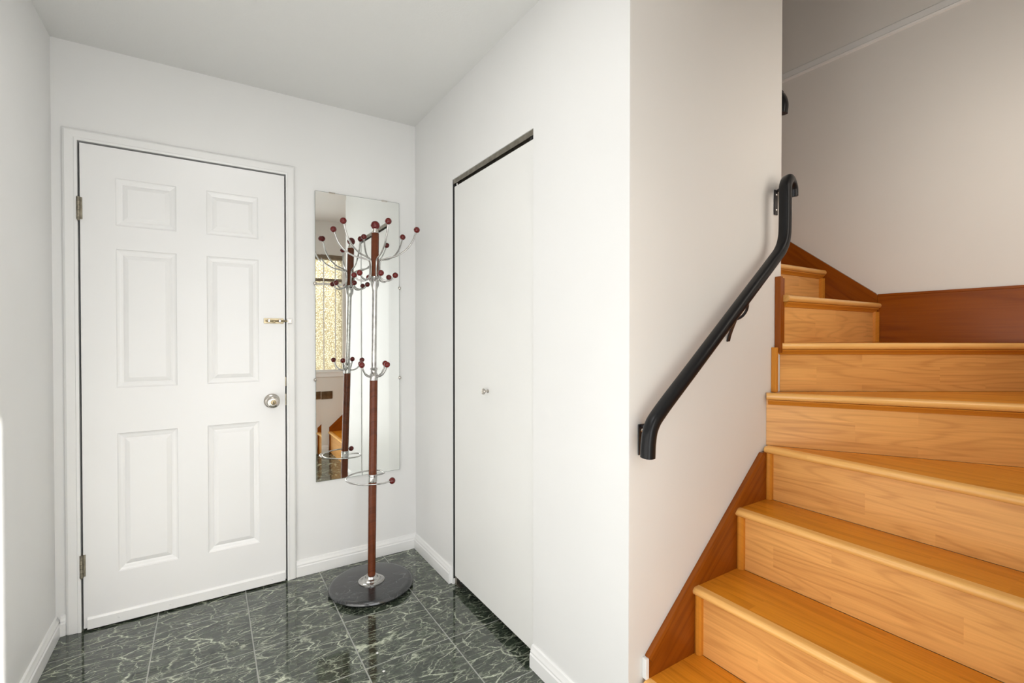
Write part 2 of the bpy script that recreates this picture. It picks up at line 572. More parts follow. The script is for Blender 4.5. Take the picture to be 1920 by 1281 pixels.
# ------------------------------------------------------------------ six panel door
d1 = thing('door_1', 'white six-panel door with round knob and slide bolt', 'door', ((DX0 + DX1) / 2, 2.62, 0))
d1['kind'] = 'structure'
yf = 2.620
lx0, lx1, lz0, lz1 = -0.445, 0.3225, 0.012, 2.030
pxs = [(-0.332, -0.119), (-0.006, 0.207)]
pzs = [(0.222, 0.816), (1.010, 1.603), (1.702, 1.905)]
bm = bmesh.new()
xs = [lx0, pxs[0][0], pxs[0][1], pxs[1][0], pxs[1][1], lx1]
zs = [lz0] + [v for p in pzs for v in p] + [lz1]
gv = {}
for i, x in enumerate(xs):
    for j, z in enumerate(zs):
        gv[i, j] = bm.verts.new((x, yf, z))
for i in range(len(xs) - 1):
    for j in range(len(zs) - 1):
        if i in (1, 3) and j in (1, 3, 5):
            continue
        bm.faces.new((gv[i, j], gv[i + 1, j], gv[i + 1, j + 1], gv[i, j + 1]))
box(bm, lx0, lx1, yf + 0.016, yf + 0.038, lz0, lz1)
for x0, x1, z0, z1 in ((lx0, lx0 + 0.0005, lz0, lz1), (lx1 - 0.0005, lx1, lz0, lz1), (lx0, lx1, lz1 - 0.0005, lz1)):
    box(bm, x0, x1, yf + 0.0001, yf + 0.016, z0, z1)
leaf = obj('door_leaf', bm, 'door', d1)

def panel_mesh(wd, ht):
    bm = bmesh.new()
    prof = [(0.0, 0.0), (0.004, 0.0045), (0.010, 0.0070), (0.018, 0.0085), (0.024, 0.0105), (0.027, 0.0085),
            (0.032, 0.0060), (0.042, 0.0022), (0.045, 0.0022)]
    rings = []
    for ins, dep in prof:
        rings.append([bm.verts.new((sx * (wd / 2 - ins), dep, sz * (ht / 2 - ins)))
                      for sx, sz in ((-1, -1), (1, -1), (1, 1), (-1, 1))])
    for a, b in zip(rings, rings[1:]):
        for i in range(4):
            j = (i + 1) % 4
            bm.faces.new((a[i], a[j], b[j], b[i]))
    bm.faces.new(rings[-1])
    return bm
for z0, z1 in pzs:
    me = None
    for x0, x1 in pxs:
        if me is None:
            o = obj('panel', panel_mesh(x1 - x0, z1 - z0), 'door', d1, T(((x0 + x1) / 2, yf, (z0 + z1) / 2)))
            me = o.data
        else:
            link(bpy.data.objects.new('panel', me), T(((x0 + x1) / 2, yf, (z0 + z1) / 2)), d1)

bm = bmesh.new()
prism(bm, [(yf, 0.008), (yf - 0.008, 0.008), (yf - 0.008, 0.048), (yf - 0.004, 0.056), (yf, 0.057)], 'x', lx0 + 0.012, lx1 - 0.004)
sw = obj('door_sweep', bm, 'trim', d1)
for x in (-0.33, -0.15, 0.05, 0.26):
    b_ = bmesh.new(); lathe(b_, [(0.004, 0), (0.004, -0.001), (0.002, -0.002)], (x, yf - 0.0081, 0.030), 10, 'y')
    obj('screw', b_, 'trim', sw)

# hinges
for z in (1.760, 0.276):
    b_ = bmesh.new()
    for k in range(5):
        z0 = z - 0.046 + k * 0.0185
        lathe(b_, [(0.0065, 0.0), (0.0065, 0.0175)], (lx0 - 0.004, yf - 0.007, z0), 12)
    lathe(b_, [(0.003, -0.006), (0.0055, -0.002), (0.0055, 0.0)], (lx0 - 0.004, yf - 0.007, z - 0.046), 12)
    h = obj('hinge', b_, 'hinge', d1, smooth=True)
    b_ = boxes((lx0 - 0.001, lx0 + 0.008, yf - 0.0035, yf + 0.001, z - 0.045, z + 0.045), bev=0.0008)
    obj('hinge_leaf', b_, 'hinge', h)

# knob with lock button
kx, kz = 0.262, 0.912
b_ = bmesh.new()
lathe(b_, [(0.036, 0.0), (0.036, -0.004), (0.033, -0.008), (0.022, -0.012), (0.0145, -0.014), (0.013, -0.028),
           (0.020, -0.033), (0.028, -0.042), (0.0305, -0.052), (0.029, -0.060), (0.023, -0.065), (0.014, -0.0665)],
      (kx, yf, kz), 32, 'y')
kn = obj('door_knob', b_, 'nickel', d1, smooth=True)
b_ = bmesh.new()
lathe(b_, [(0.0125, -0.065), (0.0125, -0.070), (0.010, -0.071)], (kx, yf, kz), 24, 'y')
obj('knob_face', b_, 'brass', kn, smooth=True)
b_ = boxes((kx - 0.0015, kx + 0.0015, yf - 0.073, yf - 0.071, kz - 0.006, kz + 0.006))
obj('keyhole', b_, 'dark', kn)
for z, hh in ((1.005, 0.022), (0.915, 0.028)):
    b_ = boxes((lx1 - 0.001, lx1 + 0.0045, yf - 0.0015, yf + 0.010, z - hh, z + hh))
    tag(obj('latch_plate', b_, 'hinge', d1))

# slide bolt: plate, rod, guides
bz = 1.307
b_ = boxes((0.228, 0.316, yf - 0.0025, yf, bz - 0.013, bz + 0.013), bev=0.001)
bolt = obj('slide_bolt', b_, 'brass', d1)
b_ = bmesh.new()
lathe(b_, [(0.002, 0), (0.0048, 0.003), (0.0048, 0.092), (0.003, 0.096)], (0.236, yf - 0.010, bz), 14, 'x')
obj('bolt_rod', b_, 'brass', bolt, smooth=True)
for x in (0.250, 0.298):
    b_ = boxes((x - 0.006, x + 0.006, yf - 0.017, yf - 0.0025, bz - 0.008, bz + 0.008), bev=0.003)
    obj('bolt_guide', b_, 'nickel', bolt)
b_ = bmesh.new(); lathe(b_, [(0.003, 0.0), (0.003, -0.015), (0.0055, -0.018), (0.0055, -0.024), (0.002, -0.026)], (0.272, yf - 0.010, bz - 0.004), 14, 'y')
obj('bolt_knob', b_, 'brass', bolt, smooth=True)

# casing: jamb strip and outer trim, two uprights and a head
cas = thing('trim_1', 'white casing around the six-panel door', 'door frame', ((DX0 + DX1) / 2, YB, 0))
cas['kind'] = 'structure'
CP = [(0.0, 0.020), (0.0, -0.004), (0.010, -0.004), (0.012, -0.001), (0.040, 0.001), (0.046, 0.005), (0.050, 0.010), (0.050, 0.020)]
def casing(name, st0, st1):
    bm = bmesh.new()
    def ring(f):
        out = []
        for d, y in CP:
            x, z = f(d)
            out.append(bm.verts.new((x, yf + y, z)))
        return out
    a, b = ring(st0), ring(st1)
    n = len(CP)
    bm.faces.new(a); bm.faces.new(list(reversed(b)))
    for i in range(n):
        bm.faces.new((a[i], a[(i + 1) % n], b[(i + 1) % n], b[i]))
    return obj(name, bm, 'trim', cas)
lb, lt = (lambda d: (DX0 - d, 0.001)), (lambda d: (DX0 - d, DZ + d))
rt_, rb_ = (lambda d: (DX1 + d * 0.86, DZ + d)), (lambda d: (DX1 + d * 0.86, 0.001))
casing('casing_upright', lb, lt)
casing('casing_head', lt, rt_)
casing('casing_upright', rt_, rb_)
b_ = boxes((DX1 + 0.004, DX1 + 0.024, yf - 0.007, yf - 0.004, bz - 0.011, bz + 0.011),
           (DX1 + 0.008, DX1 + 0.020, yf - 0.019, yf - 0.007, bz - 0.008, bz + 0.008), bev=0.001)
tag(obj('bolt_keeper', b_, 'nickel', cas), 'shiny metal keeper of the slide bolt')
b_ = boxes((DX0, DX1, yf + 0.045, YB + 0.10, 0.0, DZ))
obj('door_gap_shade', b_, 'dark', cas)  # dark block filling the opening so the door gaps read as shade

# ------------------------------------------------------------------ closet door
d2 = thing('door_2', 'flush white closet door with small round knob and top track', 'door', (XR, (CY0 + CY1) / 2, 0))
d2['kind'] = 'structure'
b_ = boxes((XR + 0.006, XR + 0.036, CY0 + 0.001, CY1 - 0.012, 0.046, CZ - 0.036), bev=0.0015)
leaf2 = obj('door_leaf', b_, 'closet', d2)
kc = (XR + 0.006, 1.795, 0.993)
b_ = bmesh.new()
lathe(b_, [(0.008, 0), (0.008, -0.003), (0.0045, -0.005), (0.0045, -0.014), (0.010, -0.018), (0.0135, -0.023), (0.012, -0.028), (0.006, -0.030)], kc, 20, 'x')
obj('door_knob', b_, 'nickel', d2, smooth=True)
b_ = boxes((XR + 0.004, XR + 0.042, CY0 + 0.002, CY1 - 0.002, CZ - 0.006, CZ - 0.0005),
           (XR + 0.004, XR + 0.006, CY0 + 0.002, CY1 - 0.002, CZ - 0.022, CZ - 0.006),
           (XR + 0.040, XR + 0.042, CY0 + 0.002, CY1 - 0.002, CZ - 0.022, CZ - 0.006),
           (XR + 0.020, XR + 0.026, CY0 + 0.002, CY1 - 0.002, CZ - 0.030, CZ - 0.006))
trk = obj('door_track', b_, 'dull', d2)
b_ = bmesh.new(); lathe(b_, [(0.006, 0), (0.006, 0.022)], (XR + 0.014, CY1 - 0.030, CZ - 0.034), 12)
obj('pivot_pin', b_, 'chrome', trk)
b_ = bmesh.new(); lathe(b_, [(0.006, 0), (0.006, 0.022)], (XR + 0.014, CY0 + 0.030, CZ - 0.034), 12)
obj('pivot_pin', b_, 'dark', trk)
obj('jamb_gap_shade', boxes((XR + 0.003, XR + 0.05, CY1 - 0.002, CY1 - 0.0003, 0.03, CZ - 0.001)), 'dark', d2)  # dark strip added so the gap beside the closet leaf looks shaded
b_ = boxes((XR + 0.010, XR + 0.032, CY1 - 0.055, CY1 - 0.001, 0.001, 0.005), (XR + 0.012, XR + 0.030, CY1 - 0.020, CY1 - 0.001, 0.005, 0.060), bev=0.001)
obj('floor_pivot_bracket', b_, 'dull', d2)

# ------------------------------------------------------------------ bevelled mirror
mx0, mx1, mz0, mz1 = 0.469, 0.915, 0.472, 1.985
ym = YB - 0.008
mir = thing('wall_mirror', 'tall narrow frameless mirror on the wall behind the coat rack', 'mirror', ((mx0 + mx1) / 2, YB, mz0))
bv = 0.026
b_ = bmesh.new()
ix0, ix1, iz0, iz1 = mx0 + bv, mx1 - bv, mz0 + bv, mz1 - bv
v = [b_.verts.new(p) for p in ((ix0, ym, iz0), (ix1, ym, iz0), (ix1, ym, iz1), (ix0, ym, iz1))]
b_.faces.new(v)
obj('mirror_glass', b_, 'mirror', mir)
b_ = bmesh.new()
dy = 0.00055
inn = [b_.verts.new(p) for p in ((ix0, ym, iz0), (ix1, ym, iz0), (ix1, ym, iz1), (ix0, ym, iz1))]
out = [b_.verts.new(p) for p in ((mx0, ym - dy, mz0), (mx1, ym - dy, mz0), (mx1, ym - dy, mz1), (mx0, ym - dy, mz1))]
for i in range(4):
    j = (i + 1) % 4
    b_.faces.new((inn[i], inn[j], out[j], out[i]))
obj('bevelled_edge', b_, 'mirror', mir)
b_ = boxes((mx0 - 0.0008, mx1 + 0.0008, ym + 0.0012, YB - 0.0005, mz0 - 0.0008, mz1 + 0.0008))
for x0, x1, z0, z1 in ((mx0 - 0.0012, mx0, mz0, mz1), (mx1, mx1 + 0.0012, mz0, mz1), (mx0, mx1, mz0 - 0.0012, mz0), (mx0, mx1, mz1, mz1 + 0.0012)):
    box(b_, x0, x1, ym - dy, ym + 0.0012, z0, z1)
obj('mirror_backing', b_, 'mirror_edge', mir)
for x, z, vert in ((mx0, 1.505, 1), (mx0, 1.005, 1), (mx1, 1.505, 1), (mx1, 0.995, 1), (0.552, mz1, 0), (0.832, mz1, 0)):
    b_ = bmesh.new()
    if vert:
        s = -1 if x == mx0 else 1
        lathe(b_, [(0.008, 0), (0.0085, -0.003), (0.0055, -0.006), (0.002, -0.007)], (x + s * 0.003, ym - 0.0008, z), 14, 'y')
    else:
        box(b_, x - 0.016, x + 0.016, ym - 0.003, ym + 0.006, z - 0.003, z + 0.004, bev=0.001)
    obj('mirror_clip', b_, 'nickel', mir)

# ------------------------------------------------------------------ staircase
ZT = [0, 0.225, 0.436, 0.641, 0.832, 1.024, 1.205, 1.383, 1.560, 1.740, 1.920, 2.100, 2.280, 2.460, 2.640]
st = thing('staircase', 'golden wooden staircase with winding steps and beech-look risers', 'staircase', (1.06, 0.0, 0.0))
SK = 0.014
yn = YS - SK
d32 = (math.sin(math.radians(32)), -math.cos(math.radians(32)))
d60 = (math.sin(math.radians(57)), -math.cos(math.radians(57)))
NOSE = {1: ((1.060, yn), (0, -1)), 2: ((1.285, yn), (0, -1)), 3: ((1.510, yn), (0, -1)), 4: ((1.690, yn + 0.004), (0, -1)),
        5: ((1.700, 0.956), d32), 6: ((1.787, 0.955), d60), 7: ((1.803, 0.930), (1, 0)), 8: ((1.803 + 0.013, 1.160), (1, 0))}
for k in range(9, 15):
    NOSE[k] = ((XE + 0.001, 1.160 + 0.225 * (k - 8)), (1, 0))
def hit_line(p, d, axis, val):
    t = (val - p[axis]) / d[axis]
    return (p[0] + d[0] * t, p[1] + d[1] * t)
def length(k):
    p, d = NOSE[k]
    if k <= 4:
        e = hit_line(p, d, 1, YF)
    elif k == 5:
        e = hit_line(p, d, 1, YF)
    else:
        e = hit_line(p, d, 0, XW)
    return math.hypot(e[0] - p[0], e[1] - p[1]), e
POLY = {}
for k in (1, 2, 3):
    x0, x1 = NOSE[k][0][0], NOSE[k + 1][0][0] + 0.022
    POLY[k] = [(x0, yn), (x0, YF), (x1, YF), (x1, yn)]
_, e5 = length(5)
_, e6 = length(6)
POLY[4] = [(1.690, yn), (1.690, YF), (e5[0] + 0.026, YF), (1.727, yn)]
POLY[5] = [(1.700, 0.956), e5, (XW, YF), (XW, e6[1] + 0.026), (1.798, 0.968)]
POLY[6] = [(1.787, 0.955), e6, (XW, 0.957), (1.812, 0.957)]
for k in range(7, 14):
    (x0, y0), _ = NOSE[k]
    y1 = NOSE[k + 1][0][1] + 0.027
    POLY[k] = [(x0, y0), (XW, y0), (XW, y1), (x0 if k > 7 else XE, y1)] if k > 7 else \
              [(x0, y0), (XW, y0), (XW, y1), (XE + 0.001, y1), (XE + 0.001, YS + 0.001), (x0, YS - 0.001)]
POLY[14] = [(XE + 0.001, NOSE[14][0][1]), (XW, NOSE[14][0][1]), (XW, 3.999), (XE + 0.001, 3.999)]
TH, R = 0.024, 0.012
def trim_to_walls(bm, W, inner=False):
    Wi = W.inverted()
    planes = [((0, YF + 0.001, 0), (0, -1, 0)), ((XW - 0.001, 0, 0), (1, 0, 0))]
    if inner:
        planes.append(((0, YS - 0.001, 0), (0, 1, 0)))
    for co, no in planes:
        r = bmesh.ops.bisect_plane(bm, geom=bm.verts[:] + bm.edges[:] + bm.faces[:], plane_co=Wi @ Vector(co),
                                   plane_no=Wi.to_3x3() @ Vector(no), clear_outer=True, dist=1e-6)
        es = [e for e in r['geom_cut'] if isinstance(e, bmesh.types.BMEdge)]
        if es:
            bmesh.ops.holes_fill(bm, edges=es)
    return bm
for k in range(1, 15):
    (px_, py_), d = NOSE[k]
    rz = math.atan2(d[1], d[0])
    W = T((px_, py_, ZT[k]), rz)
    Wi = W.inverted()
    L, _ = length(k)
    loc = [Wi @ Vector((x, y, ZT[k])) for x, y in POLY[k]]
    # tread board: starts behind the nosing strip
    b_ = bmesh.new()
    pts = [(p.x, p.y) for p in loc]
    nb = 0.030
    pts2 = []
    n = len(pts)
    for i in range(n):          # clip at y >= nb
        a, c = pts[i], pts[(i + 1) % n]
        if a[1] >= nb:
            pts2.append(a)
        if (a[1] - nb) * (c[1] - nb) < 0:
            t = (nb - a[1]) / (c[1] - a[1])
            pts2.append((a[0] + (c[0] - a[0]) * t, nb))
    prism(b_, pts2, 'z', -0.018, 0.0)
    trim_to_walls(b_, W, k <= 6)
    tr = obj('tread', b_, 'tread', st, W)
    # nosing strip
    b_ = bmesh.new()
    sec = [(0.0295, -TH)] + [(R - R * math.sin(a), -R - R * math.cos(a)) for a in [PI * i / 10 for i in range(11)]] + [(0.0295, 0.0007)]
    sec = [(y, z + 0.0007) for y, z in sec]
    Lx = L + (0.03 if k in (5, 6) else 0.0)
    x_start = 0.0
    prism(b_, sec, 'x', x_start, Lx)
    trim_to_walls(b_, W, k <= 6)
    obj('nosing', b_, 'nosing', tr, W, smooth=True)
    # riser
    zb = ZT[k - 1] - ZT[k]
    b_ = bmesh.new()
    x1r = L - 0.002
    if k in (5, 6):
        x1r = L + 0.05
    box(b_, 0.0 if k not in (6,) else -0.024, x1r, 0.024, 0.036, zb + (0.0005 if k > 1 else 0.001), -0.0195)
    trim_to_walls(b_, W, k <= 6)
    ri = obj('riser', b_, 'riser', st, W)
    if k >= 5:       # scotia moulding under the nosing
        b_ = bmesh.new()
        prism(b_, [(0.024, -TH), (0.008, -TH), (0.009, -TH - 0.004), (0.016, -TH - 0.009), (0.020, -TH - 0.018), (0.024, -TH - 0.019)], 'x', 0.006 if k != 6 else -0.010, L + (0.02 if k < 7 else -0.016))
        trim_to_walls(b_, W, k <= 6)
        obj('scotia_moulding', b_, 'bead', ri, W, smooth=True)
    if k in (2, 3, 4):
        b_ = bmesh.new()
        prism(b_, [(0.001, 0.024), (0.001, 0.010), (0.008, 0.007), (0.017, 0.009), (0.021, 0.015), (0.022, 0.024)], 'z', zb + 0.001, -TH + 0.001)
        obj('corner_bead', b_, 'bead', ri, W)
    if k >= 7:
        xe_ = L - SK
        b_ = bmesh.new()
        prism(b_, [(xe_ - 0.026, 0.024), (xe_ - 0.024, 0.014), (xe_ - 0.014, 0.010), (xe_ - 0.013, 0.016), (xe_ - 0.012, 0.009), (xe_ - 0.003, 0.007), (xe_, 0.010), (xe_, 0.024)], 'z', zb + 0.001, -TH - 0.016)
        obj('corner_bead', b_, 'bead', ri, W)

# inner corner posts of the winders
b_ = boxes((1.751, 1.765, yn - 0.006, YS - 0.0005, 1.0255, 1.190), bev=0.002)
obj('corner_post', b_, 'bead', st, frame=T((1.75, yn, 1.1)) @ Matrix.Rotation(PI / 2, 4, 'Y'))
b_ = boxes((1.7652, 1.779, yn + 0.006, YS - 0.0005, 1.0255, 1.180))
obj('corner_post', b_, 'skirt', st)
b_ = boxes((1.773, 1.790, yn - 0.008, YS - 0.0005, 1.170, 1.452), (1.790, 1.814, yn - 0.002, YS - 0.0005, 1.206, 1.448), bev=0.002)
obj('corner_post', b_, 'skirt', st, frame=T((1.79, yn, 1.3)) @ Matrix.Rotation(PI / 2, 4, 'Y'))

# skirt boards
b_ = bmesh.new()
prism(b_, [(1.084, 0.15), (1.084, 0.290), (1.676, 0.812), (1.700, 0.812), (1.700, 0.15)], 'y', yn, YS - 0.0005)
FN = T((1.084, yn, 0.29)) @ Matrix.Rotation(-math.atan2(0.522, 0.592), 4, 'Y')
sk = obj('skirt_board', b_, 'skirt', st, frame=FN)
sdir = Vector((0.592, 0, 0.522)).normalized()
b_ = bmesh.new()
a = Vector((1.084, yn, 0.284)); e = Vector((1.676, yn, 0.806))
sweep(b_, [a, a.lerp(e, 0.5), e], [(-0.004, -0.018), (0.0055, -0.016), (0.006, -0.002), (0.003, 0.005), (-0.008, 0.006)], up=(0, 0, 1))
obj('edge_bead', b_, 'skirt', sk, frame=FN)
b_ = bmesh.new()
prism(b_, [(1.070, 0.0), (1.070, 0.270), (1.690, 0.830), (2.30, 1.250), (XW - SK, 1.430), (XW - SK, 0.0)], 'y', YF + 0.0015, YF + SK)
obj('skirt_board', b_, 'skirt', st, frame=T((1.07, YF, 0.27)) @ Matrix.Rotation(-math.radians(42), 4, 'Y'))
b_ = bmesh.new()
prism(b_, [(YF + SK, 0.8), (YF + SK, 1.424), (0.945, 1.424), (0.945, 0.8)], 'x', XW - SK, XW - 0.0005)
FE = T((XW - SK, 0.4, 1.2), PI / 2)
s1 = obj('skirt_board', b_, 'skirt', st, frame=FE)
b_ = boxes((XW - SK - 0.002, XW - 0.0005, YF + SK, 0.945, 1.414, 1.425), bev=0.002)
obj('edge_bead', b_, 'skirt', s1, frame=FE)
b_ = bmesh.new()
prism(b_, [(0.946, 1.1), (0.946, 1.420), (0.958, 1.432), (2.50, 1.432 + 1.542 * 0.785), (2.50, 1.1)], 'x', XW - SK - 0.001, XW - 0.001)
obj('skirt_board', b_, 'skirt', st, frame=T((XW - SK, 0.95, 1.4), PI / 2) @ Matrix.Rotation(-math.atan(0.785), 4, 'Y'))
b_ = bmesh.new()
prism(b_, [(YS + 0.10, 1.2), (YS + 0.10, 1.53), (2.50, 2.62), (2.50, 1.2)], 'x', XE + 0.0005, XE + 0.010)
obj('skirt_board', b_, 'skirt', st)

# small white strip where the skirt board starts
structure(obj('trim_2', boxes((1.071, 1.0835, yn - 0.002, YS - 0.0005, 0.226, 0.286), bev=0.001), 'trim'),
          'little white strip at the foot of the stair skirt board', 'trim')
# moulding band high on the stairwell wall
b_ = bmesh.new()
prism(b_, [(XW, 2.592), (XW - 0.008, 2.595), (XW - 0.011, 2.603), (XW - 0.006, 2.607), (XW - 0.006, 2.636), (XW - 0.003, 2.639), (XW, 2.640)], 'y', YF, 3.99)
for vv in b_.verts:
    vv.co = Vector((vv.co.x, vv.co.y, vv.co.z))
b2 = bmesh.new()
pr = [(XW, 2.592), (XW - 0.008, 2.595), (XW - 0.011, 2.603), (XW - 0.006, 2.607), (XW - 0.006, 2.636), (XW - 0.003, 2.639), (XW, 2.640)]
va = [b2.verts.new((x, YF, z)) for x, z in pr]
vb = [b2.verts.new((x, 3.99, z)) for x, z in pr]
b2.faces.new(va); b2.faces.new(list(reversed(vb)))
for i in range(len(pr)):
    j = (i + 1) % len(pr)
    b2.faces.new((va[i], va[j], vb[j], vb[i]))
b_.free()
structure(obj('trim_3', b2, 'wall'), 'narrow painted moulding high on the stairwell wall', 'trim')

# ------------------------------------------------------------------ handrail
hr = thing('handrail', 'black vinyl handrail rising beside the lower stairs, hooked top end', 'handrail', (1.35, YS, 1.2))
yr = 0.905
pth = catmull([(1.021, yr, 0.895), (1.024, yr, 0.940), (1.036, yr, 0.980), (1.075, yr, 1.022), (1.217, yr, 1.139), (1.489, yr, 1.363),
               (1.640, yr, 1.487), (1.694, yr, 1.535), (1.717, yr, 1.580), (1.722, yr, 1.640), (1.722, yr, 1.735),
               (1.727, yr + 0.002, 1.765), (1.748, yr + 0.006, 1.790), (1.776, yr + 0.012, 1.790), (1.798, yr + 0.016, 1.770), (1.804, yr + 0.018, 1.742)], 8)
sec = []
for i in range(20):
    a = 2 * PI * i / 20
    ca, sa = math.cos(a), math.sin(a)
    sec.append((0.0195 * math.copysign(abs(ca) ** 0.65, ca), 0.0175 * math.copysign(abs(sa) ** 0.75, sa)))
b_ = bmesh.new()
sweep(b_, pth, sec, up=(0, 0, 1) if False else (-1, 0, 0.2))
rl = obj('rail', b_, 'rail', hr, smooth=True)
# hollow ends
for c, tdir in ((pth[0], (pth[0] - pth[1]).normalized()), (pth[-1], (pth[-1] - pth[-2]).normalized())):
    b_ = bmesh.new()
    sweep(b_, [c + tdir * 0.0005, c + tdir * 0.002], [(x * 0.8, y * 0.8) for x, y in sec], up=(-1, 0, 0.1))
    obj('rail_end', b_, 'bracket', rl)
# wall plates
def plate(x0, x1, z0, z1, arm):
    b_ = boxes((x0, x1, YS - 0.005, YS - 0.0005, z0, z1), bev=0.0015)
    p = obj('wall_plate', b_, 'bracket', hr)
    xm = (x0 + x1) / 2
    for z in (z0 + 0.018, z1 - 0.018):
        s_ = bmesh.new(); lathe(s_, [(0.0045, 0), (0.0045, -0.001), (0.002, -0.0025)], (xm, YS - 0.005, z), 12, 'y')
        obj('screw', s_, 'screw', p)
    s_ = bmesh.new(); sweep(s_, catmull(arm, 6), circ(0.005, 8), up=(0, 0, 1))
    obj('bracket_arm', s_, 'bracket', p, smooth=True)
plate(1.050, 1.074, 0.885, 0.975, [(1.062, YS - 0.004, 0.968), (1.060, YS - 0.030, 0.975), (1.040, yr + 0.014, 0.966)])
plate(1.762, 1.784, 1.680, 1.772, [(1.776, YS - 0.004, 1.766), (1.768, YS - 0.025, 1.772), (1.735, yr + 0.014, 1.755)])
# middle bracket: two bent straps
b_ = bmesh.new()
sweep(b_, catmull([(1.490, yr, 1.360), (1.512, 0.915, 1.342), (1.526, 0.928, 1.318), (1.518, 0.940, 1.297), (1.495, 0.952, 1.287), (1.478, YS - 0.002, 1.290)], 6), circ(0.0045, 8), up=(0, 0, 1))
obj('bracket_loop', b_, 'bracket', hr, smooth=True)
b_ = bmesh.new()
sweep(b_, catmull([(1.484, YS - 0.002, 1.214), (1.480, YS - 0.012, 1.240), (1.466, yr + 0.022, 1.290), (1.460, yr, 1.318)], 6), [(-0.007, -0.0025), (0.007, -0.0025), (0.007, 0.0025), (-0.007, 0.0025)], up=(0, -1, 0))
obj('bracket_strap', b_, 'bracket', hr)

# second handrail, starting round the corner on the inner wall
h2 = thing('handrail', 'second black handrail, only its end shows past the wall edge', 'handrail', (XE, 1.2, 2.1))
x2 = XE + 0.045
pth = catmull([(x2, 0.992, 2.085), (x2, 0.990, 2.125), (x2, 1.005, 2.160), (x2, 1.040, 2.190), (x2, 1.40, 2.47), (x2, 1.9, 2.87), (x2, 2.4, 3.27)], 8)
b_ = bmesh.new(); sweep(b_, pth, sec, up=(0, -1, 0.3)); obj('rail', b_, 'rail', h2, smooth=True)
for y, z in ((1.15, 2.275), (2.2, 3.11)):
    s_ = bmesh.new(); sweep(s_, catmull([(XE + 0.001, y, z - 0.06), (XE + 0.02, y, z - 0.06), (x2, y, z - 0.02)], 6), circ(0.006, 8), up=(0, 1, 0))
    obj('bracket_arm', s_, 'bracket', h2, smooth=True)

# ------------------------------------------------------------------ coat rack
BX, BY = 0.668, 2.332
rack = thing('coat_rack', 'wood and chrome coat rack with round black marble base, in front of the mirror', 'coat rack', (BX, BY, 0.0))
SX, SY = 0.0235, 0.034      # it leans slightly
def lean(bm, z0=0.03):
    for v in bm.verts:
        h = max(0.0, v.co.z - z0)
        v.co.x += SX * h
        v.co.y += SY * h
    return bm
def rpart(name, bm, mat, parent=rack, smooth=True):
    bmesh.ops.translate(bm, verts=bm.verts, vec=(BX, BY, 0))
    return obj(name, bm, mat, parent, smooth=smooth)
b_ = bmesh.new()
lathe(b_, [(0.175, 0.001), (0.186, 0.004), (0.196, 0.010), (0.200, 0.017), (0.198, 0.024), (0.190, 0.030), (0.180, 0.032)], seg=72)
rpart('base', b_, 'black_marble')
b_ = bmesh.new(); lathe(b_, [(0.062, 0.032), (0.062, 0.036), (0.056, 0.040), (0.046, 0.042), (0.042, 0.048), (0.030, 0.051), (0.027, 0.060), (0.021, 0.062)], seg=40)
rpart('flange', b_, 'chrome')
def pole(name, prof, mat):
    b_ = bmesh.new(); lathe(b_, prof, seg=24)
    return rpart(name, lean(b_), mat)
pole('pole', [(0.0185, 0.060), (0.0195, 0.30), (0.0195, 0.512)], 'rack_wood')
col1 = pole('ring_collar', [(0.0205, 0.512), (0.0215, 0.516), (0.0215, 0.546), (0.0205, 0.550)], 'chrome')
pole('pole', [(0.0195, 0.550), (0.0195, 1.013)], 'rack_wood')
col2 = pole('hook_collar', [(0.0205, 1.013), (0.0210, 1.018), (0.0210, 1.040), (0.0150, 1.050), (0.0150, 1.062), (0.0185, 1.068), (0.0130, 1.076)], 'chrome')
tag(pole('pole', [(0.0125, 1.070), (0.0125, 1.475)], 'chrome'), 'slim chrome middle tube')
pole('cup_collar', [(0.0130, 1.462), (0.0150, 1.472), (0.0205, 1.484), (0.0215, 1.500), (0.0215, 1.526), (0.0200, 1.530)], 'chrome')
pole('pole', [(0.0185, 1.530), (0.0190, 1.640), (0.0185, 1.748)], 'rack_wood')
pole('neck', [(0.0160, 1.748), (0.0165, 1.756), (0.0130, 1.764), (0.0130, 1.772)], 'nickel')
b_ = bmesh.new(); ball(b_, (0, 0, 1.788), 0.0225, 24); rpart('finial_ball', lean(b_), 'red_ball')

def polar(r, a, z):
    return (r * math.cos(a), r * math.sin(a), z)
for k in range(6):
    a = math.radians(30 + 60 * k)
    pts = [polar(0.096, a, 1.527), polar(0.085, a, 1.516), polar(0.066, a, 1.509), polar(0.044, a, 1.512), polar(0.029, a, 1.526),
           polar(0.0245, a, 1.55), polar(0.0245, a, 1.59), polar(0.032, a, 1.612), polar(0.060, a, 1.622), polar(0.105, a, 1.634),
           polar(0.150, a, 1.662), polar(0.182, a, 1.702), polar(0.200, a, 1.745), polar(0.203, a, 1.755)]
    b_ = bmesh.new(); sweep(b_, catmull(pts, 5), circ(0.0042, 10), up=(-math.sin(a), math.cos(a), 0))
    arm = rpart('hook_arm', lean(b_), 'chrome')
    b_ = bmesh.new(); ball(b_, polar(0.207, a, 1.767), 0.0155); rpart('hook_ball', lean(b_), 'red_ball', arm)
    b_ = bmesh.new(); ball(b_, polar(0.102, a, 1.537), 0.0145); rpart('hook_ball', lean(b_), 'red_ball', arm)
